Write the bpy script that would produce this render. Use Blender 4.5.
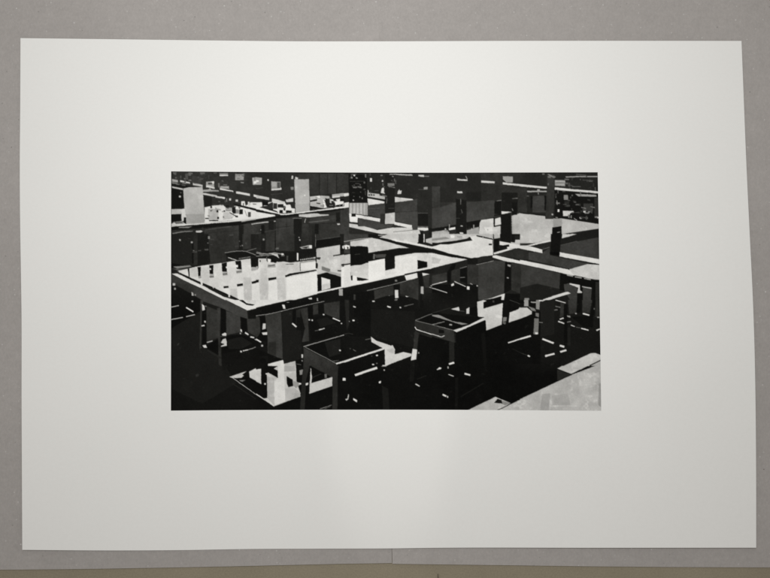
import bpy, bmesh, math
import numpy as np
from mathutils import Vector, Matrix

# ------------------------------------------------------------------ camera
S = bpy.context.scene
for o in list(bpy.data.objects):
    bpy.data.objects.remove(o)
C = S.collection
FPX = 578.0                      # focal length in photo pixels (770 wide)
CAM_D = 0.796                    # metres from lens to the sheet
TILT = math.radians(1.25)
cam_d = bpy.data.cameras.new('camera')
cam_d.sensor_fit = 'HORIZONTAL'
cam_d.sensor_width = 36.0
cam_d.lens = 36.0 * FPX / 770.0
cam_d.clip_start = 0.01
cam_d.clip_end = 50
cam = bpy.data.objects.new('camera', cam_d)
C.objects.link(cam)
cam.location = (0, -CAM_D * math.sin(TILT), CAM_D * math.cos(TILT))
cam.rotation_euler = (TILT, 0, 0)
S.camera = cam
S.render.resolution_x, S.render.resolution_y = 1024, 769

# ------------------------------------------------------------------ world, lamps, exposure
w = bpy.data.worlds.new('World')
S.world = w
w.use_nodes = True
bg = w.node_tree.nodes['Background']
bg.inputs[0].default_value = (1.0, 0.962, 0.912, 1)
bg.inputs[1].default_value = 0.435

def area(name, loc, target, size, size_y, power, col):
    d = bpy.data.lights.new(name, 'AREA')
    d.shape = 'RECTANGLE'; d.size = size; d.size_y = size_y
    d.energy = power; d.color = col
    o = bpy.data.objects.new(name, d); C.objects.link(o)
    o.location = loc
    o.rotation_euler = (Vector(target) - Vector(loc)).to_track_quat('-Z', 'Y').to_euler()
    return o

area('ceiling_lamp', (-0.045, 0.275, 0.92), (-0.045, 0.27, 0), 0.26, 0.14, 5.7, (0.99, 1.0, 0.998))

sp = bpy.data.lights.new('added_wedge_spot', 'SPOT')      # added weak spot, no real lamp; imitates the lit gap between two shadows
sp.energy = 29; sp.color = (1.0, 0.975, 0.93)
sp.spot_size = math.radians(5.5); sp.spot_blend = 0.45; sp.shadow_soft_size = 0.02
spo = bpy.data.objects.new('added_wedge_spot', sp); C.objects.link(spo)
spo.location = (0.006, 1.80, 0.75)
spo.rotation_euler = (Vector((0.006, -0.12, 0)) - spo.location).to_track_quat('-Z', 'Y').to_euler()

S.view_settings.view_transform = 'Standard'
S.view_settings.look = 'None'
S.view_settings.exposure = -0.05
S.view_settings.gamma = 1.0
S.view_settings.use_curve_mapping = False

# ------------------------------------------------------------------ helpers
CT, ST = math.cos(TILT), math.sin(TILT)
def unproj(px, py, z):
    """photo pixel -> point on the horizontal plane at height z (numpy arrays or scalars)"""
    dx = (np.asarray(px, float) - 385.0) / FPX
    dy = -(np.asarray(py, float) - 289.0) / FPX
    vx, vy, vz = dx, dy * CT + ST, dy * ST - CT
    t = (z - cam.location.z) / vz
    return vx * t + 0.0, cam.location.y + vy * t, z + 0.0 * t

def U(px, py, z):
    a, b, c = unproj(px, py, z)
    return Vector((float(a), float(b), float(c)))

def tag(o, label=None, cat=None, group=None, kind=None):
    if label: o['label'] = label
    if cat: o['category'] = cat
    if group: o['group'] = group
    if kind: o['kind'] = kind

def nodes(name):
    m = bpy.data.materials.new(name); m.use_nodes = True
    nt = m.node_tree
    return m, nt, nt.nodes['Principled BSDF']

def N(nt, t, **kw):
    n = nt.nodes.new(t)
    for k, v in kw.items():
        if k.startswith('i_'):
            n.inputs[k[2:].replace('_', ' ')].default_value = v
        else:
            setattr(n, k, v)
    return n

def noise(nt, vec, scale, detail=3, rough=0.5):
    n = N(nt, 'ShaderNodeTexNoise')
    n.inputs['Scale'].default_value = scale
    n.inputs['Detail'].default_value = detail
    n.inputs['Roughness'].default_value = rough
    nt.links.new(vec, n.inputs['Vector'])
    return n.outputs['Fac']

def ramp(nt, fac, stops):
    r = N(nt, 'ShaderNodeValToRGB')
    e = r.color_ramp.elements
    while len(e) < len(stops): e.new(0.5)
    for el, (p, c) in zip(e, stops):
        el.position = p
        el.color = (c, c, c, 1) if isinstance(c, (int, float)) else (*c, 1)
    nt.links.new(fac, r.inputs[0])
    return r.outputs[0]

def mix(nt, fac, a, b, mode='MIX'):
    n = N(nt, 'ShaderNodeMix'); n.data_type = 'RGBA'; n.blend_type = mode
    for s, v in ((0, fac), (6, a), (7, b)):
        if hasattr(v, 'is_linked') or hasattr(v, 'links'):
            nt.links.new(v, n.inputs[s])
        else:
            n.inputs[s].default_value = v if s == 0 else (*v, 1)
    return n.outputs[2]

def bump(nt, bsdf, h, strength, dist):
    b = N(nt, 'ShaderNodeBump'); b.inputs['Strength'].default_value = strength
    b.inputs['Distance'].default_value = dist
    nt.links.new(h, b.inputs['Height']); nt.links.new(b.outputs[0], bsdf.inputs['Normal'])

def objcoord(nt):
    return N(nt, 'ShaderNodeTexCoord').outputs['Object']

# ------------------------------------------------------------------ materials
def mat_table():
    m, nt, b = nodes('olive_linoleum')
    co = objcoord(nt)
    c = ramp(nt, noise(nt, co, 9, 5, 0.6), [(0.25, (0.228, 0.197, 0.138)), (0.75, (0.280, 0.243, 0.174))])
    fine = ramp(nt, noise(nt, co, 420, 3, 0.7), [(0.3, 0.88), (0.7, 1.10)])
    c = mix(nt, 1.0, c, fine, 'MULTIPLY')
    smear = ramp(nt, noise(nt, co, 60, 4, 0.65), [(0.58, 0.0), (0.80, 0.35)])
    c = mix(nt, smear, c, (0.225, 0.192, 0.13))
    nt.links.new(c, b.inputs['Base Color'])
    b.inputs['Roughness'].default_value = 0.55
    bump(nt, b, noise(nt, co, 500, 2), 0.25, 0.0004)
    return m

def mat_board(seed):
    m, nt, b = nodes('grey_board')
    co0 = objcoord(nt)
    mp = N(nt, 'ShaderNodeMapping'); mp.inputs['Location'].default_value = (seed * 3.1, seed * 1.7, 0)
    nt.links.new(co0, mp.inputs[0]); co = mp.outputs[0]
    c = ramp(nt, noise(nt, co, 5, 4, 0.55), [(0.25, (0.340, 0.319, 0.304)), (0.75, (0.380, 0.357, 0.341))])
    fib = N(nt, 'ShaderNodeMapping'); fib.inputs['Scale'].default_value = (1.0, 0.7, 1)
    nt.links.new(co, fib.inputs[0])
    f = ramp(nt, noise(nt, fib.outputs[0], 330, 4, 0.72), [(0.25, 0.91), (0.75, 1.085)])
    c = mix(nt, 1.0, c, f, 'MULTIPLY')
    mott = ramp(nt, noise(nt, co, 70, 4, 0.7), [(0.3, 0.955), (0.7, 1.04)])
    c = mix(nt, 1.0, c, mott, 'MULTIPLY')
    # recycled flecks: sparse pale and dark specks, each a voronoi cell switched on by its own random value
    def specks(scale, thr, rad, soft):
        v = N(nt, 'ShaderNodeTexVoronoi'); v.inputs['Scale'].default_value = scale
        wob = N(nt, 'ShaderNodeMapping'); wob.inputs['Rotation'].default_value = (0, 0, scale)
        nt.links.new(co, wob.inputs[0]); nt.links.new(wob.outputs[0], v.inputs['Vector'])
        sx = N(nt, 'ShaderNodeSeparateColor'); nt.links.new(v.outputs['Color'], sx.inputs[0])
        on = N(nt, 'ShaderNodeMath', operation='GREATER_THAN'); on.inputs[1].default_value = thr
        nt.links.new(sx.outputs[0], on.inputs[0])
        d = N(nt, 'ShaderNodeMapRange'); d.inputs[1].default_value = rad; d.inputs[2].default_value = rad * soft
        nt.links.new(v.outputs['Distance'], d.inputs[0])
        mu = N(nt, 'ShaderNodeMath', operation='MULTIPLY')
        nt.links.new(on.outputs[0], mu.inputs[0]); nt.links.new(d.outputs[0], mu.inputs[1])
        k = N(nt, 'ShaderNodeMath', operation='MULTIPLY')
        nt.links.new(mu.outputs[0], k.inputs[0]); nt.links.new(sx.outputs[1], k.inputs[1])
        return k.outputs[0]
    c = mix(nt, specks(95, 0.66, 0.13, 0.3), c, (0.58, 0.57, 0.55))
    c = mix(nt, specks(160, 0.70, 0.20, 0.3), c, (0.50, 0.49, 0.47))
    c = mix(nt, specks(60, 0.86, 0.06, 0.4), c, (0.09, 0.08, 0.07))
    c = mix(nt, specks(130, 0.78, 0.16, 0.3), c, (0.20, 0.19, 0.18))
    nt.links.new(c, b.inputs['Base Color'])
    b.inputs['Roughness'].default_value = 0.9
    bump(nt, b, noise(nt, fib.outputs[0], 420, 3, 0.7), 0.25, 0.0003)
    return m

def mat_paper():
    m, nt, b = nodes('white_cotton_paper')
    co = objcoord(nt)
    c = ramp(nt, noise(nt, co, 4, 3), [(0.3, (0.802, 0.800, 0.780)), (0.7, (0.818, 0.815, 0.796))])
    f = ramp(nt, noise(nt, co, 260, 4, 0.7), [(0.3, 0.985), (0.7, 1.012)])
    c = mix(nt, 1.0, c, f, 'MULTIPLY')
    nt.links.new(c, b.inputs['Base Color'])
    b.inputs['Roughness'].default_value = 0.85
    b.inputs['Specular IOR Level'].default_value = 0.3
    bump(nt, b, noise(nt, co, 700, 3, 0.6), 0.18, 0.00025)
    return m

def mat_ink():
    m, nt, b = nodes('printing_ink')
    a = N(nt, 'ShaderNodeAttribute'); a.attribute_name = 'ink'
    co = objcoord(nt)
    f = ramp(nt, noise(nt, co, 520, 3, 0.7), [(0.3, 0.94), (0.7, 1.05)])
    c = mix(nt, 1.0, a.outputs['Color'], f, 'MULTIPLY')
    nt.links.new(c, b.inputs['Base Color'])
    b.inputs['Roughness'].default_value = 0.75
    b.inputs['Specular IOR Level'].default_value = 0.04
    bump(nt, b, noise(nt, co, 700, 3, 0.6), 0.12, 0.0002)
    return m

# ------------------------------------------------------------------ table
BOARD_T = 0.0025
def slab(name, pts, z0, z1, mat, bev=0.0):
    bm = bmesh.new()
    lo = [bm.verts.new((p[0], p[1], z0)) for p in pts]
    hi = [bm.verts.new((p[0], p[1], z1)) for p in pts]
    bm.faces.new(hi); bm.faces.new(lo[::-1])
    n = len(pts)
    for i in range(n):
        bm.faces.new((lo[i], lo[(i + 1) % n], hi[(i + 1) % n], hi[i]))
    bm.normal_update()
    if bev:
        bmesh.ops.bevel(bm, geom=[e for e in bm.edges if abs(e.verts[0].co.z - z1) < 1e-6 and abs(e.verts[1].co.z - z1) < 1e-6],
                        offset=bev, segments=2, affect='EDGES', profile=0.5)
    me = bpy.data.meshes.new(name); bm.to_mesh(me); bm.free()
    o = bpy.data.objects.new(name, me); C.objects.link(o)
    me.materials.append(mat)
    return o

tt = slab('table_top', [(-1.1, -0.75), (1.1, -0.75), (1.1, 0.85), (-1.1, 0.85)], -0.03, 0.0, mat_table(), 0.003)
tag(tt, kind='structure')

# ------------------------------------------------------------------ two grey boards butted under the sheet
def edge_pts(px):                                  # photo points at the board's top face
    return [U(x, y, BOARD_T) for x, y in px]
TOPY = -70
sxt = 392.2 - (563.2 - TOPY) * 13.6 / 545.0        # the joint leans a little
lb = edge_pts([(-140, 572.6), (0, 569.9), (60, 569.4), (100, 568.9), (170, 567.7), (230, 566.5), (300, 564.9), (340, 564.0), (392.0, 563.2), (sxt - 0.1, TOPY), (-140, TOPY)])
rb = edge_pts([(392.45, 564.0), (440, 564.6), (500, 565.3), (580, 566.4), (670, 567.2), (770, 567.6), (920, 567.9), (920, TOPY - 8), (sxt - 0.6, TOPY - 8), (378.75, 41)])
for nm, pts, seed, lab in (
        ('grey_board', lb, 1, 'grey flecked board under the half of the print showing the toothed white tabletop'),
        ('grey_board', rb, 2, 'grey flecked board under the half of the print showing the pale corner wedge')):
    o = slab(nm, [(p.x, p.y) for p in pts], 0.0, BOARD_T + (0.0001 if seed == 1 else 0.0), mat_board(seed), 0.00008)
    tag(o, lab, 'board', 'grey boards butted together under the sheet')

# ------------------------------------------------------------------ the sheet of paper
def interp(tab, t):
    """smooth (monotone cubic-ish) interpolation through (t, v)"""
    a = np.array(tab, float); xs, ys = a[:, 0], a[:, 1]
    m = np.gradient(ys, xs)
    t = np.asarray(t, float); i = np.clip(np.searchsorted(xs, t) - 1, 0, len(xs) - 2)
    h = xs[i + 1] - xs[i]; s = (t - xs[i]) / h
    return ((2*s**3 - 3*s**2 + 1) * ys[i] + (s**3 - 2*s**2 + s) * h * m[i]
            + (-2*s**3 + 3*s**2) * ys[i + 1] + (s**3 - s**2) * h * m[i + 1])

P_TOP = [(20.5, 38.0), (120, 39.2), (200, 40.2), (300, 41.2), (390, 41.2), (500, 40.8), (620, 40.7), (741.5, 40.8)]
P_BOT = [(22.3, 550.0), (100, 550.6), (180, 550.3), (245, 549.2), (320, 548.8), (392, 548.5), (430, 548.0), (600, 547.9), (756.2, 547.8)]
P_LEFT = [(38.0, 20.5), (110, 20.2), (160, 19.8), (210, 20.0), (270, 20.9), (310, 21.5), (400, 21.6), (470, 21.9), (550, 22.3)]
P_RIGHT = [(40.8, 741.5), (100, 743.8), (160, 746.2), (240, 750.0), (300, 752.9), (340, 754.3), (400, 755.5), (470, 756.1), (547.8, 756.2)]
PR_TOP = [(171.1, 171.3), (250, 171.9), (340, 172.4), (430, 172.6), (520, 172.4), (597.7, 172.2)]
PR_BOT = [(170.9, 410.7), (260, 410.0), (340, 409.8), (430, 409.8), (520, 410.2), (601.2, 410.8)]
PR_LEFT = [(171.3, 171.1), (250, 171.0), (330, 171.0), (410.7, 170.9)]
PR_RIGHT = [(172.2, 597.7), (234, 598.9), (300, 599.6), (366, 600.6), (410.8, 601.2)]

def coons(top, bot, left, right, u, v):
    """u, v in 0..1 arrays -> photo pixel coordinates of a patch with four curved edges"""
    def hx(tab, s):
        x = tab[0][0] + s * (tab[-1][0] - tab[0][0]); return x, interp(tab, x)
    def vy(tab, s):
        y = tab[0][0] + s * (tab[-1][0] - tab[0][0]); return interp(tab, y), y
    tx, ty = hx(top, u); bx, by = hx(bot, u); lx, ly = vy(left, v); rx, ry = vy(right, v)
    def cr(tab, e): return tab[e]
    (t0x, t0y), (t1x, t1y), (b0x, b0y), (b1x, b1y) = top[0], top[-1], bot[0], bot[-1]
    X = (1-v)*tx + v*bx + (1-u)*lx + u*rx - ((1-u)*(1-v)*t0x + u*(1-v)*t1x + (1-u)*v*b0x + u*v*b1x)
    Y = (1-v)*ty + v*by + (1-u)*ly + u*ry - ((1-u)*(1-v)*t0y + u*(1-v)*t1y + (1-u)*v*b0y + u*v*b1y)
    return X, Y

PAPER_T = 0.0004
def sheet_z(px, py):
    """height of the sheet's upper face: it lies nearly flat and lifts a little along its edges"""
    px = np.asarray(px, float); py = np.asarray(py, float)
    a = (px - 20) / 735.0; b = (py - 38) / 512.0
    z = BOARD_T + PAPER_T + 0.0004
    z = z + 0.0020 * np.clip((b - 0.55) / 0.45, 0, 1.1)**2 * (0.75 + 0.5*np.cos(a*7.0 + 0.4))
    z = z + 0.0009 * np.clip((0.3 - b) / 0.3, 0, 1.2)**2 * (0.7 + 0.5*np.cos(a*9.0 + 2.0))
    z = z + 0.0009 * np.clip((0.25 - a) / 0.25, 0, 1.2)**2 * (0.7 + 0.5*np.cos(b*8.0 + 0.5))
    z = z + 0.0020 * np.clip((a - 0.7) / 0.3, 0, 1.2)**2 * (0.75 + 0.5*np.cos(b*7.0 + 3.0))
    z = z + 0.0005 * (1 + np.sin(a*5.3 + b*3.1 + 0.6)) * 0.5
    return z

def grid_mesh(name, nu, nv, patch, dz=0.0, thick=0.0):
    u, v = np.meshgrid(np.linspace(0, 1, nu), np.linspace(0, 1, nv))
    px, py = coons(*patch, u.ravel(), v.ravel())
    z = sheet_z(px, py) + dz
    x, y, z = unproj(px, py, z)
    co = np.stack([x, y, z], 1).astype(np.float32)
    idx = np.arange(nu * nv).reshape(nv, nu)
    q = np.stack([idx[:-1, :-1], idx[1:, :-1], idx[1:, 1:], idx[:-1, 1:]], -1).reshape(-1, 4)   # faces up (+z)
    if thick:                                      # underside and cut edge, with their own vertices so the edge stays crisp
        n0 = len(co)
        under = co - np.float32([0, 0, thick])
        ring = np.concatenate([idx[:-1, 0], idx[-1, :-1], idx[:0:-1, -1], idx[0, :0:-1]])
        nr = len(ring)
        co = np.concatenate([co, under, co[ring], under[ring]])
        a = np.arange(nr); b = (a + 1) % nr
        skirt = np.stack([2*n0 + a, 2*n0 + nr + a, 2*n0 + nr + b, 2*n0 + b], 1)
        q = np.concatenate([q, q[:, ::-1] + n0, skirt])
    me = bpy.data.meshes.new(name)
    me.vertices.add(len(co)); me.vertices.foreach_set('co', co.ravel())
    nq = len(q)
    me.loops.add(nq * 4); me.loops.foreach_set('vertex_index', q.ravel().astype(np.int32))
    me.polygons.add(nq)
    me.polygons.foreach_set('loop_start', np.arange(0, nq * 4, 4, dtype=np.int32))
    me.polygons.foreach_set('use_smooth', np.ones(nq, bool))
    me.update(calc_edges=True)
    return me, px, py

base = bpy.data.objects.new('art_print', None); C.objects.link(base)
base.location = (0, 0, BOARD_T)
base.empty_display_size = 0.05
tag(base, 'wide white paper sheet bearing a black and white print of workshop tables and stools', 'art print')

def part(name, me, mat):
    o = bpy.data.objects.new(name, me); C.objects.link(o)
    me.materials.append(mat)
    o.parent = base
    o.matrix_parent_inverse = Matrix.Translation(base.location).inverted()
    return o

me, _, _ = grid_mesh('paper_sheet', 149, 105, (P_TOP, P_BOT, P_LEFT, P_RIGHT), thick=PAPER_T)
paper = part('paper_sheet', me, mat_paper())

# ------------------------------------------------------------------ the printed picture: flat ink shapes
# Each block is one 88 x 66 field of the picture; coordinates are in 1/8.75 steps from its corner.
#   r tone x0 y0 x1 y1        rectangle
#   p tone x y x y ...        polygon
#   l tone width x y x y ...  stroke
INK = {}
INK[168, 168] = '''
r 42 0 0 770 578
p 85 40 35 75 35 70 60 50 55
p 70 150 50 175 45 175 100 150 100
p 90 178 40 205 40 200 65 178 68
p 55 212 65 290 80 290 140 212 130
p 90 282 38 322 38 320 52 282 52
p 80 395 38 430 38 425 48 400 48
p 105 450 42 525 42 525 70 450 70
p 185 452 58 525 58 525 70 452 70
r 128 587 50 665 105
p 140 590 75 660 60 662 102 590 102
l 60 3 587 50 665 52
p 150 735 85 770 80 770 148 742 148
p 205 750 118 770 112 770 135 750 138
p 150 35 95 88 105 88 125 35 118
p 110 35 120 85 130 85 140 35 135
p 22 35 140 300 165 130 175 35 155
p 185 107 107 193 125 193 138 107 122
p 175 217 130 303 145 303 163 217 150
p 175 35 160 130 178 130 192 35 172
p 20 35 178 132 195 148 352 35 355
r 190 96 240 112 256
r 80 108 210 116 220
p 28 310 240 385 255 385 335 320 335
p 168 132 180 185 168 303 165 320 405 148 405 140 300
p 150 155 402 320 402 322 480 160 490
p 190 115 360 148 352 152 400 160 430 140 440 135 465 118 465
p 175 30 360 115 358 115 402 30 405
p 18 30 408 115 405 115 465 30 470
p 195 30 490 60 470 118 465 160 490 325 478 520 462 770 438 770 455 325 490 160 502 30 515
p 90 50 470 120 468 138 485 70 490
p 18 138 432 157 432 157 487 140 480
p 208 320 345 390 328 480 322 510 350 560 345 600 330 640 290 670 290 680 330 720 300 770 300 770 440 520 460 322 480
p 172 352 355 420 358 440 385 440 455 352 455
r 30 370 332 385 352
r 30 425 368 440 388
r 30 430 428 446 448
r 30 325 438 355 446
l 30 8 358 462 440 460
p 178 485 385 540 385 580 420 560 445 480 455
r 30 508 325 535 348
p 150 505 350 560 345 555 380 505 378
p 25 560 345 590 340 595 400 575 400 560 385
r 25 622 362 655 405
p 130 592 360 620 362 620 400 592 400
l 25 6 540 388 610 430
r 25 485 370 500 382
r 25 590 418 612 430
r 70 700 385 725 428
l 90 4 672 370 690 420
p 42 500 240 640 280 640 325 570 308 500 300
p 22 570 308 640 325 770 355 770 375 640 342 570 325
p 180 308 215 430 240 432 255 308 232
p 198 415 245 497 255 497 272 415 258
r 185 535 265 552 283
r 180 590 275 612 295
p 205 650 292 672 292 672 325 650 318
r 25 700 298 718 322
p 150 305 190 360 185 360 178 375 178 375 190 445 195 445 205 305 208
p 150 333 120 400 115 405 180 333 160
p 60 350 128 385 128 385 145 350 145
p 205 378 120 402 115 402 140 390 135
p 195 333 150 408 168 408 182 333 168
p 150 455 160 533 158 533 182 500 180 455 175
p 198 455 175 570 198 570 212 555 205 455 190
p 192 595 203 718 225 718 245 595 222
p 200 750 230 770 235 770 255 750 250
p 20 30 515 325 490 520 475 770 450 770 470 620 500 200 535 30 545
p 120 100 515 215 510 180 525 90 525
p 52 320 540 620 505 620 578 320 578
l 34 3 430 530 430 578
l 34 3 320 572 620 545
r 28 620 500 660 578
r 50 660 490 770 578
r 30 30 560 320 578
l 110 10 40 572 130 558 215 552
p 190 245 550 290 545 305 555 285 565 245 565
l 160 8 640 468 770 448
l 170 9 730 492 770 485
l 80 5 330 540 560 510
'''
INK[256, 168] = '''
r 38 0 0 770 578
r 44 370 50 553 230
r 56 630 50 700 225
r 52 708 50 770 215
r 50 560 50 625 230
l 28 3 555 50 555 230
l 28 4 628 55 628 225
l 28 4 705 50 705 215
p 150 0 80 52 85 50 148 0 148
p 208 0 105 25 108 25 120 0 125
r 190 100 98 112 112
p 132 132 115 215 120 215 165 225 175 222 190 135 198
p 150 138 120 180 122 180 160 140 165
p 190 135 182 190 180 222 172 222 190 135 198
r 70 185 125 210 175
r 180 312 65 325 95
p 180 345 75 370 85 365 100 340 95
r 120 305 165 330 190
l 60 4 0 180 60 172
l 60 4 130 232 230 222
p 162 335 97 463 97 472 378 345 390
p 154 348 320 468 305 472 378 345 390
r 200 422 235 432 245
p 185 0 235 115 258 115 280 0 262
p 168 470 250 560 240 640 245 660 265 600 270 600 350 475 345
p 25 470 282 535 272 535 286 472 294
r 215 532 245 560 272
p 22 475 330 575 350 570 358 475 352
r 20 602 265 620 310
p 210 585 270 602 290 620 345 700 345 690 300 640 275 700 272 735 268 735 290 765 290 765 330 700 345 590 350
p 160 665 230 770 218 770 245 665 262
p 195 665 248 735 240 735 255 670 262
r 28 625 308 682 345
p 20 700 325 760 315 755 335 700 342
r 20 735 268 770 290
p 25 660 262 700 268 700 280 690 290 670 275
p 205 0 300 52 300 55 335 100 330 108 300 148 295 150 365 180 375 200 398 340 390 340 355 310 350 300 320 265 320 250 300 160 290 0 360
p 185 140 265 165 270 255 295 250 310 140 300
p 185 258 278 325 262 325 295 265 300
r 40 152 308 185 358
r 30 190 315 240 345
p 20 262 370 312 372 312 390 262 392
r 20 205 368 235 395
p 20 55 285 105 295 105 330 55 320
p 25 240 330 262 340 255 375 240 365
p 208 0 340 60 352 230 402 340 392 475 375 770 335 770 350 340 405 220 412 0 358
p 20 118 358 145 362 145 372 115 370
p 208 0 382 165 410 170 420 0 450
p 20 0 360 100 385 215 405 210 412 100 398 0 375
p 20 0 448 175 420 770 350 770 365 320 425 0 470
l 170 9 0 485 172 465
r 52 175 440 330 578
l 62 4 0 575 330 510
l 30 3 192 440 192 578
l 30 3 268 445 268 520
l 30 3 175 520 330 508
l 32 3 470 400 470 490
l 30 3 620 490 620 578
r 24 330 440 400 578
r 46 405 490 460 578
r 22 515 490 548 578
r 45 560 490 740 578
p 50 470 440 700 410 700 470 470 490
p 172 375 405 540 395 560 405 640 405 635 415 470 432 375 425
l 110 6 320 440 400 438
l 180 5 425 480 435 440
l 85 8 460 475 640 455
r 24 700 390 735 470
r 50 740 365 770 578
p 195 705 485 735 485 735 495 715 497
r 28 110 460 155 540
r 150 40 535 50 545
r 20 45 500 75 578
'''
INK[344, 168] = '''
r 36 0 0 770 578
r 45 0 55 38 215
p 20 40 50 200 60 205 300 45 305
p 125 60 74 78 80 74 94 62 90
p 125 102 80 120 84 118 94 104 92
p 200 80 55 98 60 95 72 85 70
r 90 137 143 147 151
r 120 80 246 90 253
r 180 78 275 88 288
p 125 134 246 142 250 142 264 136 260
r 100 142 207 150 215
r 110 155 258 165 272
r 90 170 120 185 135
r 80 85 145 95 155
l 60 4 50 118 180 115
p 200 0 222 42 218 42 245 0 248
p 205 0 305 42 298 42 345 0 350
r 52 0 350 45 578
r 200 228 88 245 120
r 180 330 105 342 120
r 110 320 60 340 68
p 190 330 180 348 170 352 190 350 210 360 225 320 218
p 180 208 195 215 190 218 212 208 215
p 165 205 212 310 228 310 240 358 250 358 275 205 250
r 25 215 230 228 240
r 25 235 230 248 240
r 25 255 230 268 240
p 22 205 250 358 280 358 290 205 262
p 203 205 265 355 292 355 308 210 325
p 60 205 328 358 310 358 400 320 440 205 410
p 56 445 300 640 270 640 540 600 530 600 500 445 460
l 80 4 210 355 310 352
l 38 4 445 388 640 375
r 28 360 60 445 400
r 110 380 132 442 158
l 120 4 375 260 372 310
l 75 4 390 352 440 352
p 150 400 48 600 55 600 68 540 65 400 55
p 172 650 60 700 60 700 78 650 72
l 110 8 700 72 745 72
p 130 695 168 732 165 732 188 695 188
l 90 3 650 188 700 188
p 190 470 205 485 185 490 200 505 195 500 225 468 228
r 90 438 90 446 115
p 185 445 252 600 270 605 280 445 300
l 215 6 500 268 590 275
p 155 45 305 205 305 208 415 45 395
l 185 5 60 308 60 395
l 125 4 75 308 75 396
l 185 5 90 308 90 397
l 125 4 105 308 105 398
l 185 5 120 308 120 400
l 125 4 135 308 135 402
l 185 5 150 308 150 404
l 125 4 165 308 165 406
l 185 5 180 308 180 408
l 125 4 194 308 194 410
p 210 45 395 80 400 120 410 120 478 50 470
r 20 65 398 102 425
p 60 125 440 315 475 360 495 430 495 410 520 280 535 125 500
p 200 120 408 318 442 315 472 120 435
p 190 45 485 120 495 125 510 180 510 300 545 370 578 330 578 45 515
r 40 318 400 360 490
p 182 360 400 445 388 445 488 360 490
p 205 440 470 595 500 595 530 440 495
p 192 280 545 430 520 600 520 660 545 670 578 350 578
r 56 598 380 645 540
r 24 648 400 735 505
l 80 4 648 395 735 395
l 120 5 645 512 735 515
p 200 645 520 735 522 738 545 700 550 645 540
l 90 4 430 560 640 540
p 20 670 555 690 550 690 578 668 578
r 24 740 525 770 578
'''
INK[432, 168] = '''
r 44 0 0 770 578
r 36 0 50 430 280
r 50 0 160 70 345
r 34 70 170 215 300
p 58 0 350 70 345 210 300 210 500 0 530
p 58 305 300 545 280 545 430 430 450 305 475
r 41 430 150 610 285
r 30 300 210 430 290
r 26 610 215 750 380
p 188 220 92 310 100 312 112 220 108
p 130 290 70 300 70 312 95 305 100
p 188 430 108 548 117 548 134 430 128
p 178 220 203 265 205 268 220 220 220
p 150 620 72 708 75 708 125 650 125 622 100
p 195 618 125 770 140 770 158 618 142
p 24 210 270 300 280 300 578 210 578
l 110 5 250 270 252 320
l 90 5 255 360 265 395
l 60 4 210 440 245 440
p 20 548 290 605 290 605 410 545 400
l 130 5 565 288 608 282
l 110 5 700 268 750 265
p 205 608 378 700 385 660 395 608 405
p 20 600 405 690 400 690 578 608 578
p 20 0 530 210 495 210 520 150 525 100 545 0 550
p 215 145 528 205 515 205 535 150 545
r 180 112 528 125 540
p 165 0 560 110 545 150 560 150 578 0 578
p 20 300 475 425 455 418 510 305 530
p 150 305 545 410 515 415 578 305 578
p 195 430 455 540 440 540 578 412 578 418 480
p 212 455 520 530 515 530 550 470 550
p 20 538 430 552 440 548 500 538 510
p 195 552 445 602 430 602 498 550 505
p 190 540 515 600 505 600 578 540 578
l 20 10 540 512 605 498
p 176 695 420 770 395 770 578 700 578
l 150 5 705 420 705 570
l 20 8 545 415 605 408
r 20 700 300 745 410
l 150 5 700 355 708 375
'''
INK[520, 168] = '''
r 34 0 0 770 578
p 195 0 140 235 165 235 182 0 160
p 200 303 170 670 202 690 204 690 222 303 190
r 44 0 175 60 395
p 60 110 245 210 240 225 390 110 390
p 18 95 245 112 245 105 350 92 350
p 18 215 240 235 240 225 370 215 370
l 150 12 62 205 232 205
r 150 150 185 175 200
r 130 158 215 165 232
r 80 60 240 80 250
r 20 303 200 370 440
p 20 370 200 690 230 690 490 430 450 370 440
p 46 240 50 300 60 300 290 290 440 222 440 235 180
p 120 240 50 260 55 305 80 300 88 255 68
r 90 195 45 215 60
p 140 305 105 395 105 395 160 305 155
l 190 5 310 115 390 118
l 100 4 310 130 390 128
l 175 4 310 145 390 145
l 150 10 400 78 520 75 680 75
l 70 12 490 55 580 65
l 90 7 455 162 530 162
l 80 6 545 105 640 110
l 110 5 600 115 635 118
r 125 382 235 420 278
r 218 330 362 346 385
r 170 275 400 290 412
p 200 375 375 470 375 470 390 440 395 430 420 378 420
p 150 480 225 670 235 670 250 510 248
r 52 555 310 640 380
r 40 390 290 430 340
r 45 650 260 685 440
r 190 552 375 575 388
r 130 595 378 615 386
p 180 520 430 545 425 540 445 525 445
p 170 470 435 500 455 495 460 475 445
r 200 675 425 690 440
p 100 470 285 490 290 490 305 470 300
l 70 6 305 230 325 225
p 178 0 398 220 420 222 445 290 445 360 440 690 490 690 530 370 578 0 578
p 152 290 440 368 445 368 510 290 515
p 18 283 520 365 508 365 578 280 578
l 180 5 325 565 350 560
p 25 470 578 690 530 690 578
l 20 10 0 393 222 415
'''
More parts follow.
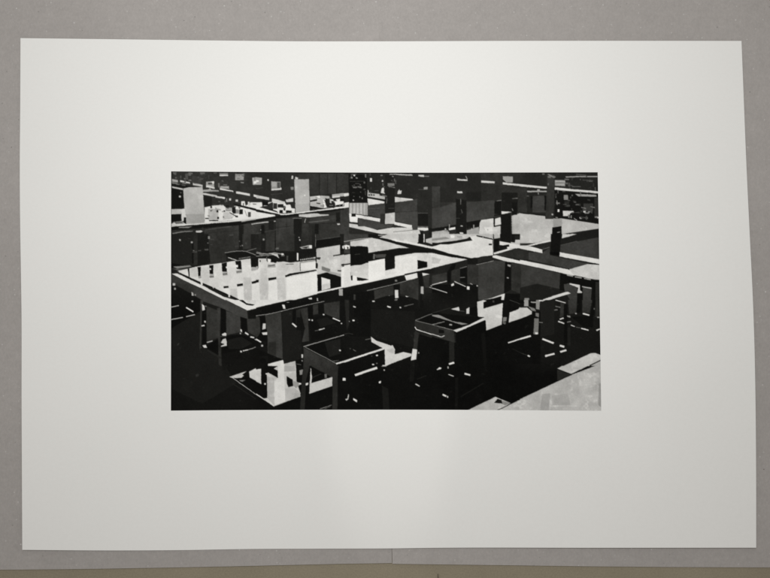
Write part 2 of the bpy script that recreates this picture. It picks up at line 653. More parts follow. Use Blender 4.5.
INK[168, 234] = '''
r 30 0 0 770 578
p 42 355 0 620 0 620 130 500 170 480 240 355 275
p 42 650 0 725 0 725 125 655 135
r 24 625 0 650 135
r 24 728 0 770 120
p 24 255 0 350 0 370 250 260 280
r 40 225 0 258 270
r 18 210 70 225 260
r 150 98 45 112 60
r 150 200 65 218 80
r 130 350 20 365 42
r 140 217 135 230 148
r 130 645 95 655 106
r 100 345 75 355 85
p 16 30 255 240 285 200 300 30 300
p 110 45 285 190 272 210 285 80 305
p 90 30 300 100 310 180 300 90 320
l 140 5 50 290 190 285
p 22 505 165 650 140 770 185 770 195 640 200 600 225 515 195
l 130 6 495 165 600 148 680 150 770 185
l 190 7 525 205 600 230
l 150 5 620 215 720 200
l 110 5 690 148 770 125
p 40 495 160 510 200 510 240 480 250
p 200 80 325 195 298 285 278 470 252 585 235 720 215 770 210 770 578 640 578 420 480 190 380 105 340
p 188 195 305 255 292 258 375 195 378
p 192 290 285 360 278 365 440 300 430
p 18 172 305 186 302 190 375 180 370
p 18 258 290 288 285 285 365 265 370
p 18 362 275 397 270 395 350 365 350
p 18 470 255 515 248 515 330 475 330
p 18 590 238 640 232 645 310 600 305
p 18 722 215 770 205 770 290 728 290
r 200 362 300 378 315
r 210 508 285 520 300
r 218 592 270 612 292
p 140 265 370 290 365 292 388 268 390
p 150 365 355 400 350 402 382 368 385
l 40 5 365 375 400 372
p 150 478 335 520 330 520 360 478 365
l 40 5 478 352 518 346
p 150 595 320 648 310 648 338 600 348
l 50 4 598 334 648 326
p 150 728 295 770 290 770 318 730 322
p 210 480 475 535 470 540 540 500 510
p 212 605 465 658 460 665 578 612 578
p 212 735 440 770 430 770 578 735 578
p 20 485 458 528 455 530 470 487 474
p 20 603 440 655 432 656 452 605 460
p 20 732 418 770 408 770 430 735 436
p 20 390 468 415 472 415 485 385 482
p 184 545 480 600 475 610 578 545 545
p 184 660 380 730 380 732 578 668 578
p 205 30 348 80 345 300 450 490 550 590 578 500 578 300 480 150 410
l 20 9 105 345 185 380 280 425
l 20 12 305 435 400 475 520 535
l 22 12 545 540 620 578
p 205 282 400 304 410 304 448 288 448
p 205 526 520 544 528 544 552 530 552
p 190 388 462 402 468 400 480
l 90 6 85 325 105 345
r 25 30 320 60 340
p 52 27 350 300 485 500 578 300 578 200 520 27 426
p 20 27 426 200 520 290 578 27 578
r 170 40 430 62 452
r 150 52 470 68 488
p 170 205 505 220 515 225 540 208 540
r 120 232 525 245 540
'''
INK[256, 234] = '''
r 26 0 0 770 300
r 34 0 0 45 150
r 44 85 0 165 150
r 46 175 0 335 150
r 42 395 0 490 120
r 44 525 0 735 50
p 18 525 55 740 25 740 90 525 120
l 70 4 525 52 740 22
r 140 60 40 75 55
r 150 370 25 382 35
r 160 378 45 390 60
r 90 170 120 200 135
l 24 4 165 60 175 130
p 150 380 115 470 95 490 100 490 125 400 130
p 20 400 118 460 110 440 125
r 215 465 97 490 122
l 130 4 520 0 522 115
p 196 0 300 20 300 20 215 95 215 100 245 180 250 240 240 300 250 520 225 535 310 535 578 0 578
p 22 0 180 100 165 200 205 250 170 515 125 520 205 330 240 200 240 100 215 0 215
l 150 8 0 165 100 175 160 165 245 180
l 130 6 0 195 150 180
p 190 110 165 190 175 205 215 180 195
p 210 220 170 245 170 245 190 225 190
p 165 385 222 520 200 520 215 385 232
l 30 5 400 230 404 205
l 30 5 416 228 420 202
l 30 5 432 226 436 200
l 30 5 448 224 452 198
l 30 5 464 222 468 195
l 30 5 480 220 484 193
l 30 5 496 217 500 190
p 210 390 260 525 245 525 305 390 320
l 60 5 385 250 390 325
r 215 358 165 370 230
l 60 5 250 265 330 262
l 90 5 385 250 520 232
p 150 100 265 170 260 170 292 100 295
l 40 5 105 280 165 272
p 190 180 240 240 255 290 280 260 365 185 375
r 18 0 230 18 280
r 150 0 285 18 312
p 18 130 205 190 235 170 255 130 240
p 218 100 215 130 220 130 245 105 250
p 18 0 402 25 400 25 422 0 428
p 18 107 385 178 376 178 395 110 408
p 18 255 362 300 345 530 312 530 322 300 365 258 378
p 215 265 385 535 330 538 505 400 545 265 575
p 212 110 412 182 400 190 578 110 578
p 212 0 430 28 428 35 578 0 578
p 187 35 300 95 300 105 578 40 578
p 187 185 380 250 380 262 578 190 578
p 182 528 130 735 95 735 178 770 175 770 275 745 290 745 375 620 335 535 355
p 172 528 130 560 125 565 200 530 205
p 190 570 260 735 200 735 300 640 320 575 310
l 18 9 675 190 770 175
r 18 535 205 565 216
p 18 745 265 770 260 770 275 748 280
r 18 738 85 770 150
p 205 755 105 770 100 770 130 755 125
p 120 575 280 650 305 650 340 575 315
l 90 3 580 292 648 316
l 90 3 578 302 648 326
l 40 10 715 320 745 322
p 150 640 325 745 350 745 370 640 345
r 20 522 255 540 300
p 16 538 355 620 342 742 375 742 460 650 480 650 395 570 375 570 490 540 500
p 210 572 378 650 400 650 475 575 495
p 184 580 440 648 430 648 475 580 490
p 215 745 290 770 285 770 460 745 460
p 210 265 560 535 505 740 462 770 455 770 468 540 520 330 575
p 18 330 578 540 525 770 470 770 578
r 150 725 480 760 540
p 200 455 560 490 555 490 572 465 572
r 160 533 560 542 578
'''
INK[344, 234] = '''
r 30 0 0 770 578
p 55 0 0 210 0 210 30 0 65
p 18 215 0 370 0 300 30 215 35
l 150 8 300 10 370 15
p 182 310 30 380 0 650 0 650 70 640 80 560 75
l 150 8 0 68 130 45 250 35
p 60 0 70 55 60 55 110 0 100
p 184 55 65 250 35 330 50 600 120 460 125 215 165 210 115 55 105
p 205 380 42 440 48 640 80 770 110 770 128 640 102 440 62
p 20 300 30 400 50 560 90 770 135 770 155 690 150 600 130 300 45
p 20 665 0 700 0 690 80 645 85 660 60
p 200 695 0 705 0 705 70 695 75
p 170 715 45 770 30 770 90 715 70
p 18 210 170 300 150 460 128 620 130 770 160 640 160 480 185 440 200 435 295 365 315 360 215 215 240 240 190
p 60 270 180 370 175 360 205 280 210
p 90 255 175 272 175 270 220 255 220
r 60 0 135 52 170
p 180 0 185 55 175 55 255 0 265
l 15 8 0 268 55 260
p 215 0 100 20 95 50 100 50 130 10 135
p 20 25 110 40 115 38 130 28 130
p 208 0 275 55 265 60 440 0 460
p 187 55 280 215 250 215 400 60 380
p 212 215 240 358 215 360 325 360 385 215 400
p 15 52 115 120 105 205 110 212 170 250 170 245 215 205 250 150 270 60 275
l 60 5 95 180 140 175
p 210 55 370 75 362 112 370 150 395 215 400 60 430
p 16 58 365 75 362 75 405 62 405
p 16 112 375 215 398 215 408 115 408
p 197 445 195 620 165 770 165 770 290 640 320 445 360 360 385 360 320 445 300
p 206 445 200 640 190 640 310 445 345
p 15 642 228 728 245 728 290 645 308
p 208 0 440 215 400 445 345 640 315 770 285 770 300 640 335 440 375 215 425 0 470
p 18 0 475 215 430 440 378 500 362 545 405 400 440 200 495 0 540
p 18 530 350 770 300 770 345 690 340 530 365
p 200 530 365 640 340 645 385 545 405
p 200 685 340 750 350 690 368
p 16 0 520 260 495 265 578 0 578
p 48 265 495 430 455 440 530 370 540 265 575
p 46 490 430 650 395 650 578 600 560 490 520
l 160 4 200 495 400 450 545 410
l 130 4 545 408 640 385
r 60 85 530 100 578
r 16 435 445 490 578
r 190 445 490 475 562
l 170 5 445 572 470 572
p 200 375 545 400 535 395 550
p 200 535 540 570 548 545 552
p 16 265 575 370 542 440 535 440 578
p 16 490 540 600 560 650 578 490 578
p 16 650 350 685 350 695 450 660 450
r 16 665 450 695 578
p 160 672 460 695 460 695 525 670 520
p 45 690 370 750 360 740 470 710 470
r 30 700 480 770 578
l 190 5 745 465 770 472
p 180 750 455 770 448 770 458
r 110 445 400 465 415
'''
INK[432, 234] = '''
r 30 0 0 770 578
p 175 0 0 140 0 300 40 80 80 0 75
p 130 0 40 120 25 160 40 0 60
p 215 160 10 200 10 195 35 165 35
p 206 0 110 80 90 350 55 330 20 380 15 530 45 535 185 440 195 360 215 150 170 0 125
p 178 140 0 535 0 535 45 380 15 330 25 300 40
p 20 0 85 100 70 340 45 355 55 150 90 60 90 0 105
p 20 0 135 150 170 330 212 310 225 150 195 0 158
p 205 0 165 160 200 310 222 200 250 0 298
p 178 0 200 80 220 60 260 0 260
l 25 10 390 15 530 45
r 15 498 85 525 97
p 185 540 0 595 0 595 32 545 42
p 20 595 0 690 0 690 70 600 60
p 15 540 45 585 40 585 130 655 130 540 155 538 160
r 100 535 40 540 160
p 180 690 70 725 75 770 80 770 95 690 80
p 20 695 0 770 0 770 10 725 15 725 75 695 70
p 190 730 50 770 50 770 80 725 75
p 208 590 62 770 95 770 125 660 130 650 105 590 95
p 20 590 105 675 90 675 110 600 125 590 125
p 42 540 185 730 130 770 140 770 215
p 208 535 165 660 130 720 130 545 180
p 30 0 298 305 225 310 270 160 320 0 360
p 22 310 215 440 200 540 225 390 265 310 265
p 34 400 215 460 195 540 220 400 255
p 56 405 270 540 235 640 235 630 520 450 578 405 578
p 208 530 190 560 185 770 235 770 260 640 238 530 205
l 150 4 385 270 540 235
r 46 310 270 405 440
r 16 310 440 400 578
p 16 640 240 690 250 690 490 630 520
p 52 695 255 770 265 770 520 695 490
p 150 660 265 690 270 685 290 660 280
r 160 655 378 672 388
p 46 0 365 130 335 130 415 0 440
r 14 0 440 310 578
p 44 170 320 245 300 245 430 200 415 170 400
p 16 135 330 175 265 210 262 200 300 165 330 165 430 135 440
p 16 248 300 305 285 310 440 245 410
l 130 5 245 300 305 285
l 140 5 245 382 290 378
l 200 7 0 445 130 412
l 190 7 0 472 135 515
l 190 7 195 415 295 460
p 205 165 440 190 428 192 448 170 458
p 205 305 455 330 460 328 485 305 485
l 150 7 335 432 355 442
r 150 390 445 402 458
p 200 440 578 520 560 590 535 638 520 630 578 605 578 610 545 560 560
p 15 490 578 600 545 605 578
p 14 640 520 770 525 770 578 635 578
'''
INK[520, 234] = '''
r 30 0 0 770 578
p 180 0 0 270 0 270 55 180 70 130 80 0 90
p 200 370 0 500 0 365 38
p 60 0 80 110 80 0 95
p 34 80 105 270 65 265 125 200 130 130 115
p 205 60 100 270 50 270 65 90 105
p 52 350 100 690 20 700 20 700 225 350 160
p 28 365 40 520 0 700 0 700 25 350 95
l 80 4 355 98 500 62
p 56 75 160 195 165 260 120 262 185 600 260 440 305 75 225
r 40 0 135 72 225
p 18 275 0 358 0 350 160 265 160
p 12 262 158 345 160 342 192 262 182
p 205 0 100 60 100 195 135 195 168 0 128
l 120 4 195 135 260 115
p 208 345 160 700 222 700 264 345 195
p 56 0 265 350 345 345 480 150 435 0 470
p 208 0 225 420 310 500 350 470 365 0 260
p 15 600 250 700 265 700 272 610 262
p 190 430 310 590 262 700 270 700 402 600 390 470 360
r 40 0 270 10 470
p 15 355 345 410 355 600 395 700 405 700 578 440 578 390 500 345 490
p 28 0 480 150 440 390 510 200 570 100 578 0 530
p 150 410 350 460 360 465 375 410 365
p 150 480 370 540 380 540 390 480 380
p 150 560 385 620 395 620 405 560 395
p 60 385 440 440 430 500 455 500 578 440 578 390 500
p 190 435 430 525 445 525 490 545 505 540 515 500 515 510 470 435 440
p 60 550 465 630 475 620 578 550 578
l 180 9 545 460 625 475
r 40 660 420 700 578
p 15 640 400 660 405 650 560 630 560
p 205 200 572 390 510 420 505 445 520 250 578 200 578
r 130 40 560 80 578
'''
INK[168, 300] = '''
r 26 0 0 770 578
p 14 27 0 280 0 280 100 27 250
l 190 7 27 62 95 48
l 215 12 158 65 222 103
l 200 7 27 172 130 152
l 200 7 158 146 235 128
r 150 205 5 220 18
p 42 335 50 430 90 440 330 340 370
p 50 510 95 630 140 640 280 510 310
p 48 690 165 770 165 770 320 700 280
p 55 290 0 510 0 690 90 700 165 640 150 460 65 330 20
p 44 285 0 310 0 295 100 290 420 275 430
p 14 300 90 335 95 335 385 298 395
p 14 305 30 335 45 335 95 300 95
p 200 298 35 318 50 325 85 300 95
r 130 325 50 335 60
r 180 318 183 332 198
p 200 290 222 320 215 320 228 292 230
p 14 462 70 505 85 508 280 460 310
p 14 632 145 690 165 690 290 660 290 640 250
p 208 510 0 770 0 770 75 690 90
p 18 620 0 655 0 690 30 760 40 740 50 690 45 660 25
p 195 665 0 770 0 770 38 700 25
p 18 705 90 770 75 770 160 705 165
p 14 280 400 345 395 440 340 440 480 350 430
l 190 8 340 372 390 358
p 205 300 398 330 392 342 418 315 418
p 14 465 320 640 300 770 345 770 410 640 440 470 470
p 25 520 350 640 320 740 380 640 430 530 430
p 18 470 470 770 410 770 578 475 578
p 200 472 300 500 285 512 295 510 315 475 312
p 190 480 345 505 335 515 365 515 400 462 410 465 400 495 385 462 375
p 46 430 70 460 65 455 300 470 578 445 570
l 80 4 460 320 510 320
p 205 635 255 648 262 648 285 635 275
r 160 628 288 640 300
l 215 13 675 285 705 303
l 210 12 722 322 755 330
p 205 755 340 770 345 770 355
l 150 6 690 440 770 412
r 190 632 445 648 460
l 200 9 655 445 700 437
l 34 14 345 440 465 510
p 50 75 400 85 380 100 375 90 395
'''
INK[256, 300] = '''
r 20 0 0 770 578
p 44 0 140 30 150 40 300 0 330
p 52 80 130 220 105 235 520 180 535 105 480 95 300
p 40 110 370 175 365 180 540 110 560
p 26 225 105 320 90 385 90 400 420 400 520 250 555 240 520
p 14 320 90 350 85 350 205 320 200
p 40 352 90 385 80 385 200 352 210
r 18 355 150 430 265
p 46 385 80 450 65 465 360 400 370 430 250
p 44 500 45 540 35 545 120 500 130
p 14 460 55 497 45 497 150 460 160
p 14 545 40 592 30 592 115 545 125
p 48 595 30 730 10 730 170 600 120
r 14 735 0 770 250
p 16 465 160 600 120 740 180 770 210 770 300 480 360
p 24 530 175 620 150 700 200 560 240
p 205 0 0 300 0 180 25 0 68
p 14 0 75 300 5 560 0 620 0 260 90 0 135
p 205 228 40 250 42 258 78 238 78
l 150 4 265 22 290 20
r 170 533 0 545 8
l 180 4 0 138 130 120 250 90 400 55 600 10
p 14 30 145 75 140 100 300 100 400 45 410 0 350 50 260
p 190 60 205 85 205 85 250 55 260
p 200 50 285 98 280 98 305 60 305
l 215 11 0 342 45 370
r 190 47 392 62 408
l 215 13 317 205 355 235
r 190 458 168 472 180
r 210 485 170 498 185
p 205 583 122 600 122 600 132 585 132
l 215 10 670 158 735 185
r 190 742 200 752 212
l 190 9 550 262 600 248
l 100 4 515 270 550 262
p 14 0 420 180 500 240 520 100 560 0 578
p 205 105 560 238 525 245 560 345 535 350 578 105 578
p 172 250 560 345 540 350 578 250 578
p 14 350 530 415 510 415 578 350 578
p 46 415 415 700 560 710 578 415 578
p 14 430 410 770 315 770 520 720 545
p 27 600 370 740 340 740 470 640 500
l 170 6 415 408 600 355 770 305
l 160 4 430 412 700 555
p 14 710 570 770 552 770 578 710 578
l 205 14 700 558 770 538
l 110 4 660 535 725 530
r 205 728 435 742 448
p 200 398 475 412 475 410 510 398 505
r 120 400 525 410 540
l 120 4 355 560 395 565
'''
INK[344, 300] = '''
r 18 0 0 770 578
p 34 5 0 45 0 45 210 25 270
r 14 50 0 235 320
p 22 235 80 620 100 620 420 235 320
r 190 248 8 270 18
p 190 80 50 105 58 100 68 80 62
r 210 75 172 93 185
r 110 42 182 52 192
r 150 440 0 465 5
l 205 12 378 55 410 65
r 190 485 60 500 72
l 110 5 525 55 610 35
l 60 4 0 300 40 290 80 300
l 110 5 80 432 105 448
l 110 5 185 348 235 338
r 60 50 420 60 430
p 196 235 320 255 335 280 355 410 400 425 395 445 430 445 475 520 455 590 470 590 490 360 578 355 430 240 370
p 178 370 435 440 420 440 470 410 465
p 14 0 555 350 440 350 578 0 578
l 205 16 0 540 180 480 350 425
r 215 280 478 298 490
r 80 238 488 248 495
r 190 245 558 265 570
r 100 282 550 295 558
r 190 335 568 360 578
p 14 655 300 770 330 770 578 640 578
p 40 620 180 770 215 770 310 650 270 620 240
p 14 640 178 750 135 770 135 770 208
l 120 5 625 178 740 130 770 122
l 120 5 625 180 770 215
p 30 625 265 770 310 770 330 660 300
p 42 620 270 655 290 640 425 605 430
l 215 7 620 235 632 258 770 302
p 205 600 425 640 432 632 520 585 530
r 150 648 455 658 470
'''
INK[432, 300] = '''
r 12 0 0 770 578
p 22 0 0 390 0 390 150 0 110
p 200 165 80 235 60 240 98
l 90 4 235 95 285 100
p 14 330 70 390 55 390 145 330 130
p 200 300 80 328 65 325 120 300 120
l 50 4 0 115 160 70
p 196 395 15 450 0 475 5 450 40 450 75 620 25 610 215 475 268 470 180 400 140
p 14 450 20 480 5 615 0 620 25 455 75
r 60 530 5 545 20
p 208 555 130 610 140 610 160 560 155
p 14 622 0 760 20 770 50 680 100 665 200 620 190
p 120 620 150 655 150 650 185 620 190
p 90 620 190 650 195 640 215 620 205
p 192 680 110 755 80 770 60 770 165 670 198
l 80 4 680 0 770 35
p 14 0 120 460 150 320 215 190 260 0 210
p 130 0 130 60 130 180 185 320 210 260 218 140 180 0 140
l 130 6 0 215 110 190
r 150 150 210 175 222
p 42 0 215 195 270 200 375 150 360 100 345 0 320
l 150 4 0 215 190 265
p 205 185 265 320 220 440 160 475 170 215 282
p 14 60 255 105 265 105 290 60 290
l 190 7 0 298 80 325 110 312
p 32 150 365 195 370 195 560 150 560
l 215 16 148 562 195 548
l 40 5 205 290 205 370
l 205 11 665 375 770 342
l 45 3 700 425 770 460
p 18 430 300 465 280 480 578 455 578
'''
INK[520, 300] = '''
r 22 0 0 770 578
r 14 0 100 180 560
p 28 180 20 300 0 300 300 180 320
r 150 35 0 75 55
r 14 80 5 135 60
p 150 95 15 140 15 140 28 95 25
p 14 0 0 30 0 40 30 0 25
p 130 140 0 175 0 170 85 140 80
p 190 0 65 60 65 105 100 100 125 0 165
p 120 70 55 130 75 140 100 100 90
p 110 135 110 165 115 165 150 135 140
p 110 125 160 165 160 160 300 118 300
r 205 132 282 158 298
l 130 6 165 195 200 198
p 205 165 0 225 0 200 10 165 12
l 200 8 310 0 400 25
l 110 9 310 55 360 65
l 110 9 300 90 330 85
p 50 355 20 385 25 380 140 350 150
p 52 420 0 500 0 490 115 430 125
p 52 545 0 630 0 610 115 545 110
r 40 660 0 720 150
p 14 500 0 540 0 540 110 495 115
p 14 640 0 655 0 650 130 615 130
r 14 385 40 415 400
p 14 450 150 640 130 640 240 560 240
r 30 415 240 440 400
p 200 345 165 380 150 385 162 350 175
l 205 10 335 187 388 206
p 150 410 135 440 140 440 155 415 150
l 120 8 412 195 445 188
r 150 482 112 498 124
l 215 12 550 118 608 133
r 150 675 148 697 158
l 205 8 445 220 480 232
l 100 5 490 238 530 245
l 215 10 535 248 600 265
l 205 12 668 265 702 252
r 100 645 70 655 85
l 215 15 0 342 95 314
l 215 16 195 340 295 378
l 215 17 348 398 388 410
l 215 16 350 455 405 438
l 215 16 220 492 302 470
l 200 12 68 485 88 495
l 60 4 0 460 65 485
p 190 380 578 620 465 660 465 720 485 720 578
p 176 600 578 720 525 720 578
l 20 8 610 575 720 520
'''
INK[168, 366] = '''
r 20 0 0 770 578
p 26 30 0 500 0 600 150 300 330 30 200
p 40 240 75 265 65 270 90 245 95
p 14 600 110 700 60 770 130 770 235 720 210
p 195 710 50 770 20 770 130 715 100
p 190 535 95 690 45 650 75 665 85 640 105 560 105
l 200 5 560 100 770 250
p 120 620 125 680 120 650 138
p 14 690 40 705 40 705 90 690 90
l 32 8 560 150 770 290
'''
INK[256, 366] = '''
r 14 0 0 770 578
p 195 0 30 45 25 45 160 0 135
p 190 95 65 190 0 350 0 355 130 385 230 390 265 165 350 100 290
l 205 9 0 245 160 352
p 195 60 285 100 280 160 350
p 176 100 90 158 110 160 350 105 290
p 208 195 0 245 0 255 310 165 340 160 140 190 100
p 160 245 0 345 0 345 45 250 50
p 178 255 200 320 180 390 235 388 268 255 310
p 14 110 0 190 40 192 105 110 60
p 14 268 88 320 120 325 175 285 185 268 150
p 150 325 130 400 150 350 195 325 170
r 205 72 150 88 165
r 205 85 62 100 75
p 14 355 0 415 0 400 150 355 120
r 215 375 150 395 162
p 130 380 40 410 30 405 75 385 80
p 36 415 0 470 0 440 120 425 383 425 400 385 400 385 383 400 140
p 40 480 0 720 0 715 90 670 100 600 65
p 195 480 20 490 90 485 150 668 95 668 175 465 245 470 140
p 14 492 20 600 60 600 100 490 145
l 200 6 480 20 485 100
l 60 4 495 100 570 70
p 40 670 90 715 80 712 400 668 400
r 100 600 70 620 105
p 215 435 150 460 145 455 165 437 172
r 215 758 105 770 130
p 14 465 250 668 180 668 400 430 400
l 150 5 560 378 660 342
l 100 4 595 378 650 355
'''
INK[344, 366] = '''
r 13 0 0 770 578
p 24 330 170 385 200 400 400 345 400
p 20 580 0 620 0 610 130 575 140
l 208 20 97 82 200 45 290 15
r 150 325 0 370 5
r 170 345 30 358 42
p 215 303 140 325 128 322 150 308 155
p 205 80 280 115 300 112 320 80 298
p 190 10 290 30 285 35 245 42 250 38 290 20 305
r 205 0 105 15 130
l 190 10 625 158 662 178
l 40 4 640 115 720 85
'''
INK[432, 366] = '''
r 11 0 0 770 578
p 18 205 100 230 100 225 400 200 400
l 28 6 250 270 450 150
p 200 40 30 65 12 85 15 75 28 45 36
r 170 135 5 146 22
l 190 8 142 73 190 90
l 205 15 283 65 335 80
l 200 14 92 250 125 265
r 180 128 262 140 278
p 178 300 393 320 383 555 270 690 325 575 393
p 20 545 320 575 288 610 300 615 328
p 130 615 305 690 325 640 345 615 330
p 178 585 385 690 335 770 295 770 400 570 400
l 20 5 560 393 690 332
'''
INK[520, 366] = '''
r 12 0 0 770 578
p 178 0 290 330 135 460 75 640 5 720 -20 720 400 0 400
p 36 325 30 450 75 325 130
p 188 325 22 365 0 590 0 450 70
p 158 195 245 265 240 250 400 175 400
p 168 280 260 420 240 440 340 280 345
p 186 500 60 660 60 660 160 520 180
p 150 690 150 720 150 720 370 685 340
l 192 6 260 350 490 350
l 195 5 0 350 60 320
p 12 460 65 480 55 600 5 640 0 560 30
'''

SS = 6                                             # raster cells per photo pixel
X0, Y0, X1, Y1 = 166, 166, 606, 416
RW, RH = (X1 - X0) * SS, (Y1 - Y0) * SS
tone = np.full((RH, RW), 20, np.float32)

def fill_poly(lv, pts, clip):
    """even-odd fill; pts in photo pixels, clip = field rectangle"""
    p = np.asarray(pts, float)
    xa = max(p[:, 0].min(), clip[0], X0); xb = min(p[:, 0].max(), clip[2], X1)
    ya = max(p[:, 1].min(), clip[1], Y0); yb = min(p[:, 1].max(), clip[3], Y1)
    c0, c1 = int((xa - X0) * SS + .5), int((xb - X0) * SS + .5)
    r0, r1 = int((ya - Y0) * SS + .5), int((yb - Y0) * SS + .5)
    if c1 <= c0 or r1 <= r0: return
    xs = X0 + (np.arange(c0, c1) + .5) / SS
    ys = (Y0 + (np.arange(r0, r1) + .5) / SS)[:, None]
    inside = np.zeros((r1 - r0, c1 - c0), bool)
    n = len(p)
    for i in range(n):
        ax, ay = p[i]; bx, by = p[(i + 1) % n]
        if ay == by: continue
        rows = (ys[:, 0] >= min(ay, by)) & (ys[:, 0] < max(ay, by))
        if not rows.any(): continue
        xc = ax + (ys[rows] - ay) * (bx - ax) / (by - ay)
        inside[rows] ^= xs[None, :] >= xc
    tone[r0:r1, c0:c1][inside] = lv

def stroke(lv, wd, pts, clip):
    for (ax, ay), (bx, by) in zip(pts[:-1], pts[1:]):
        L = math.hypot(bx - ax, by - ay) or 1e-6
        nx, ny = -(by - ay) / L * wd / 2, (bx - ax) / L * wd / 2
        fill_poly(lv, [(ax + nx, ay + ny), (bx + nx, by + ny), (bx - nx, by - ny), (ax - nx, ay - ny)], clip)

for (ox, oy), txt in INK.items():
    clip = (ox, oy, ox + 88, oy + 66)
    for line in txt.strip().splitlines():
        k, *v = line.split(); v = [float(q) for q in v]
        to = lambda a: [(ox + a[i] / 8.75, oy + a[i + 1] / 8.75) for i in range(0, len(a), 2)]
        if k == 'r':
            x0, y0, x1, y1 = v[1:]
            fill_poly(v[0], to([x0, y0, x1, y0, x1, y1, x0, y1]), clip)
        elif k == 'p':
            fill_poly(v[0], to(v[1:]), clip)
        else:
            stroke(v[0], v[1] / 8.75, to(v[2:]), clip)

# small broken chips of tone in the crowded far background
rng = np.random.default_rng(11)
for (xa, ya, xb, yb, n, lo, hi) in ((173, 173, 255, 186, 26, 55, 120), (548, 176, 597, 198, 22, 50, 110), (556, 198, 597, 219, 30, 45, 130),
                                    (346, 174, 398, 196, 26, 45, 120), (206, 200, 255, 218, 22, 40, 190), (270, 197, 342, 210, 24, 40, 185),
                                    (440, 226, 495, 240, 12, 120, 200), (258, 250, 318, 262, 16, 40, 120), (172, 226, 250, 258, 16, 44, 70)):
    for _ in range(n):
        cx, cy = rng.uniform(xa, xb), rng.uniform(ya, yb)
        if 290 < cx < 313: continue                 # the plain pale upright stays clean
        lx, ly = rng.uniform(0.5, 2.6), rng.uniform(0.25, 0.9)
        if rng.random() < 0.3: lx, ly = ly, lx
        sk = rng.uniform(-0.3, 0.5)
        fill_poly(rng.uniform(lo, hi), [(cx - lx, cy - ly - sk*lx*.5), (cx + lx, cy - ly + sk*lx*.5), (cx + lx*.9, cy + ly + sk*lx*.5), (cx - lx, cy + ly*.8 - sk*lx*.5)],
                  (171, 172, 602, 411))

# even out the dark grounds where two fields meet
def dark_join(tone, edges, axis, reach):
    a = tone if axis == 0 else tone.T
    for e in edges:
        e = int((e - (Y0 if axis == 0 else X0)) * SS)
        s0, s1 = e - reach, e + reach
        blk = a[s0:s1].copy()
        top, bot = blk[reach - 4], blk[reach + 4]
        ok = (top < 62) & (bot < 62) & (np.abs(top - bot) < 13)
        wgt = np.linspace(0, 1, 2*reach)[:, None]
        want = top[None]*(1 - wgt) + bot[None]*wgt
        near = (np.abs(blk - top[None]) < 1) | (np.abs(blk - bot[None]) < 1)
        a[s0:s1] = np.where(ok[None] & near, want, blk)
dark_join(tone, (234, 300, 366), 0, 60)
dark_join(tone, (256, 344, 432, 520), 1, 60)

# soften the ink edges a little (ink spread), then mottle: pale tones are cloudy, darks slightly uneven
rng = np.random.default_rng(7)
def box(a, r, ax):
    c = np.cumsum(np.concatenate([np.repeat(a.take([0], ax), r + 1, ax), a, np.repeat(a.take([-1], ax), r, ax)], ax), ax)
    n = a.shape[ax]
    return (c.take(np.arange(2*r + 1, 2*r + 1 + n), ax) - c.take(np.arange(0, n), ax)) / (2*r + 1)
tone = tone.astype(np.float64)
def cloud(cell):
    h, wd = int(RH / cell) + 3, int(RW / cell) + 3
    g = rng.random((h, wd))
    yy = np.arange(RH) / cell; xx = np.arange(RW) / cell
    yi = yy.astype(int); xi = xx.astype(int); fy = (yy - yi)[:, None]; fx = (xx - xi)[None]
    fy = fy*fy*(3 - 2*fy); fx = fx*fx*(3 - 2*fx)
    g00 = g[yi][:, xi]; g01 = g[yi][:, xi + 1]; g10 = g[yi + 1][:, xi]; g11 = g[yi + 1][:, xi + 1]
    return (g00*(1-fx) + g01*fx)*(1-fy) + (g10*(1-fx) + g11*fx)*fy - 0.5
# hand-cut edges: shift each cell by a fraction of a photo pixel
wr = np.clip(np.arange(RH)[:, None] + np.rint(1.3*cloud(26) + 1.0*cloud(8)), 0, RH - 1).astype(int)
wc = np.clip(np.arange(RW)[None] + np.rint(1.3*cloud(26) + 1.0*cloud(8)), 0, RW - 1).astype(int)
tone = tone[wr, wc]
BLUR = 1
for ax in (0, 1):
    tone = box(box(tone, BLUR, ax), BLUR, ax)
mott = 0.7*cloud(60) + 0.45*cloud(26) + 0.2*cloud(9)
mid = np.clip((tone - 120) / 60, 0, 1) * np.clip((225 - tone) / 30, 0, 1)
tone = tone + mott * (4 + 24 * mid)
grey = np.clip((tone - 30) / 15, 0, 1) * np.clip((110 - tone) / 30, 0, 1)
tone = tone + grey * (14*cloud(110) + 9*cloud(36) + 7*cloud(10))
fleck = np.clip((0.7*cloud(30) + 0.5*cloud(12) - 0.20) / 0.16, 0, 1) * np.clip((tone - 165) / 15, 0, 1)
tone = tone + fleck * (218 - tone) * 0.4            # brighter flecks where the pale tint broke up
tone = tone + 5.0*cloud(4.5) + 4.0*cloud(9) * np.clip((tone - 20) / 30, 0.3, 1)
scuff = np.clip((0.5*cloud(26) + 0.5*cloud(7) - 0.30) / 0.1, 0, 1) * np.clip((70 - tone) / 30, 0, 1)
tone = tone + scuff * 9
tone = np.clip(tone, 4, 255)

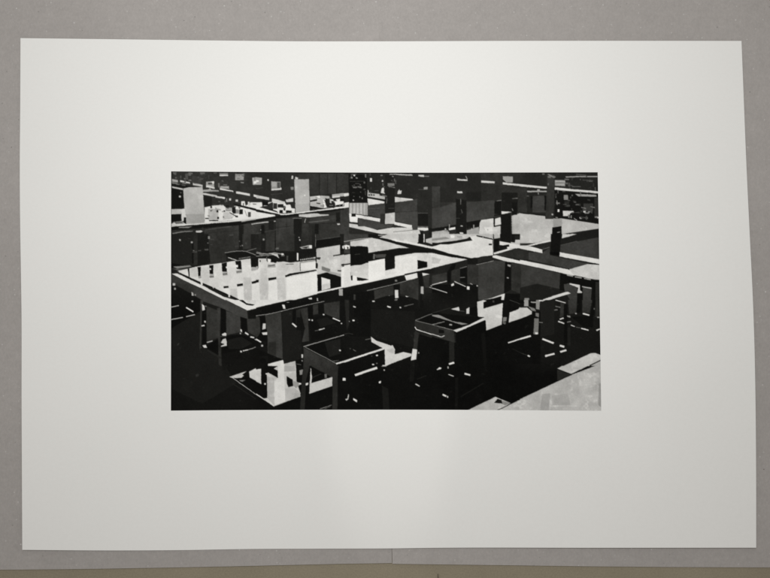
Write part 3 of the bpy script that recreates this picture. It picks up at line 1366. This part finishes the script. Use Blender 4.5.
GU, GV = 861, 481
me, px, py = grid_mesh('printed_image', GU, GV, (PR_TOP, PR_BOT, PR_LEFT, PR_RIGHT), 0.00012)
# nearest 3x3-cell mean at each vertex
tone = box(box(tone, 1, 0), 1, 1)
ci = np.clip(((px - X0) * SS).astype(int), 0, RW - 1); ri = np.clip(((py - Y0) * SS).astype(int), 0, RH - 1)
t = tone[ri, ci] / 255.0
lin = np.where(t <= 0.04045, t / 12.92, ((t + 0.055) / 1.055) ** 2.4)
PAPER_SEEN = 0.70                                  # how bright bare paper shows beside the picture
alb = np.clip(lin / PAPER_SEEN * 0.81 - 0.0012, 0.0016, 0.81)
col = np.ones((len(alb), 4), np.float32)
col[:, 0] = alb * 1.0; col[:, 1] = alb * 0.992; col[:, 2] = alb * np.interp(alb, [0.0, 0.05, 0.4], [0.86, 0.93, 0.96])
at = me.color_attributes.new('ink', 'FLOAT_COLOR', 'POINT')
at.data.foreach_set('color', col.ravel())
part('printed_image', me, mat_ink())

# ------------------------------------------------------------------ small scrap on the table
sc = U(438.0, 577.0, 0.0)
bm = bmesh.new()
prof = [(-0.0006, -0.006), (0.0009, -0.006), (0.0012, -0.001), (0.0004, 0.0035), (-0.0004, 0.0045), (-0.0009, -0.001)]
lo = [bm.verts.new((x, y, 0.0)) for x, y in prof]; hi = [bm.verts.new((x * 0.7, y * 0.95, 0.0009)) for x, y in prof]
bm.faces.new(hi); bm.faces.new(lo[::-1])
for i in range(6): bm.faces.new((lo[i], lo[(i+1) % 6], hi[(i+1) % 6], hi[i]))
sme = bpy.data.meshes.new('dark_scrap'); bm.to_mesh(sme); bm.free()
so = bpy.data.objects.new('dark_scrap', sme); C.objects.link(so); so.location = sc
m, nt, b = nodes('dark_scrap'); 
cc = ramp(nt, noise(nt, objcoord(nt), 400, 2), [(0.3, (0.10, 0.085, 0.06)), (0.7, (0.15, 0.125, 0.09))])
nt.links.new(cc, b.inputs['Base Color']); b.inputs['Roughness'].default_value = 0.8
sme.materials.append(m)
tag(so, 'tiny dark scrap lying on the olive tabletop beside the boards', 'scrap')
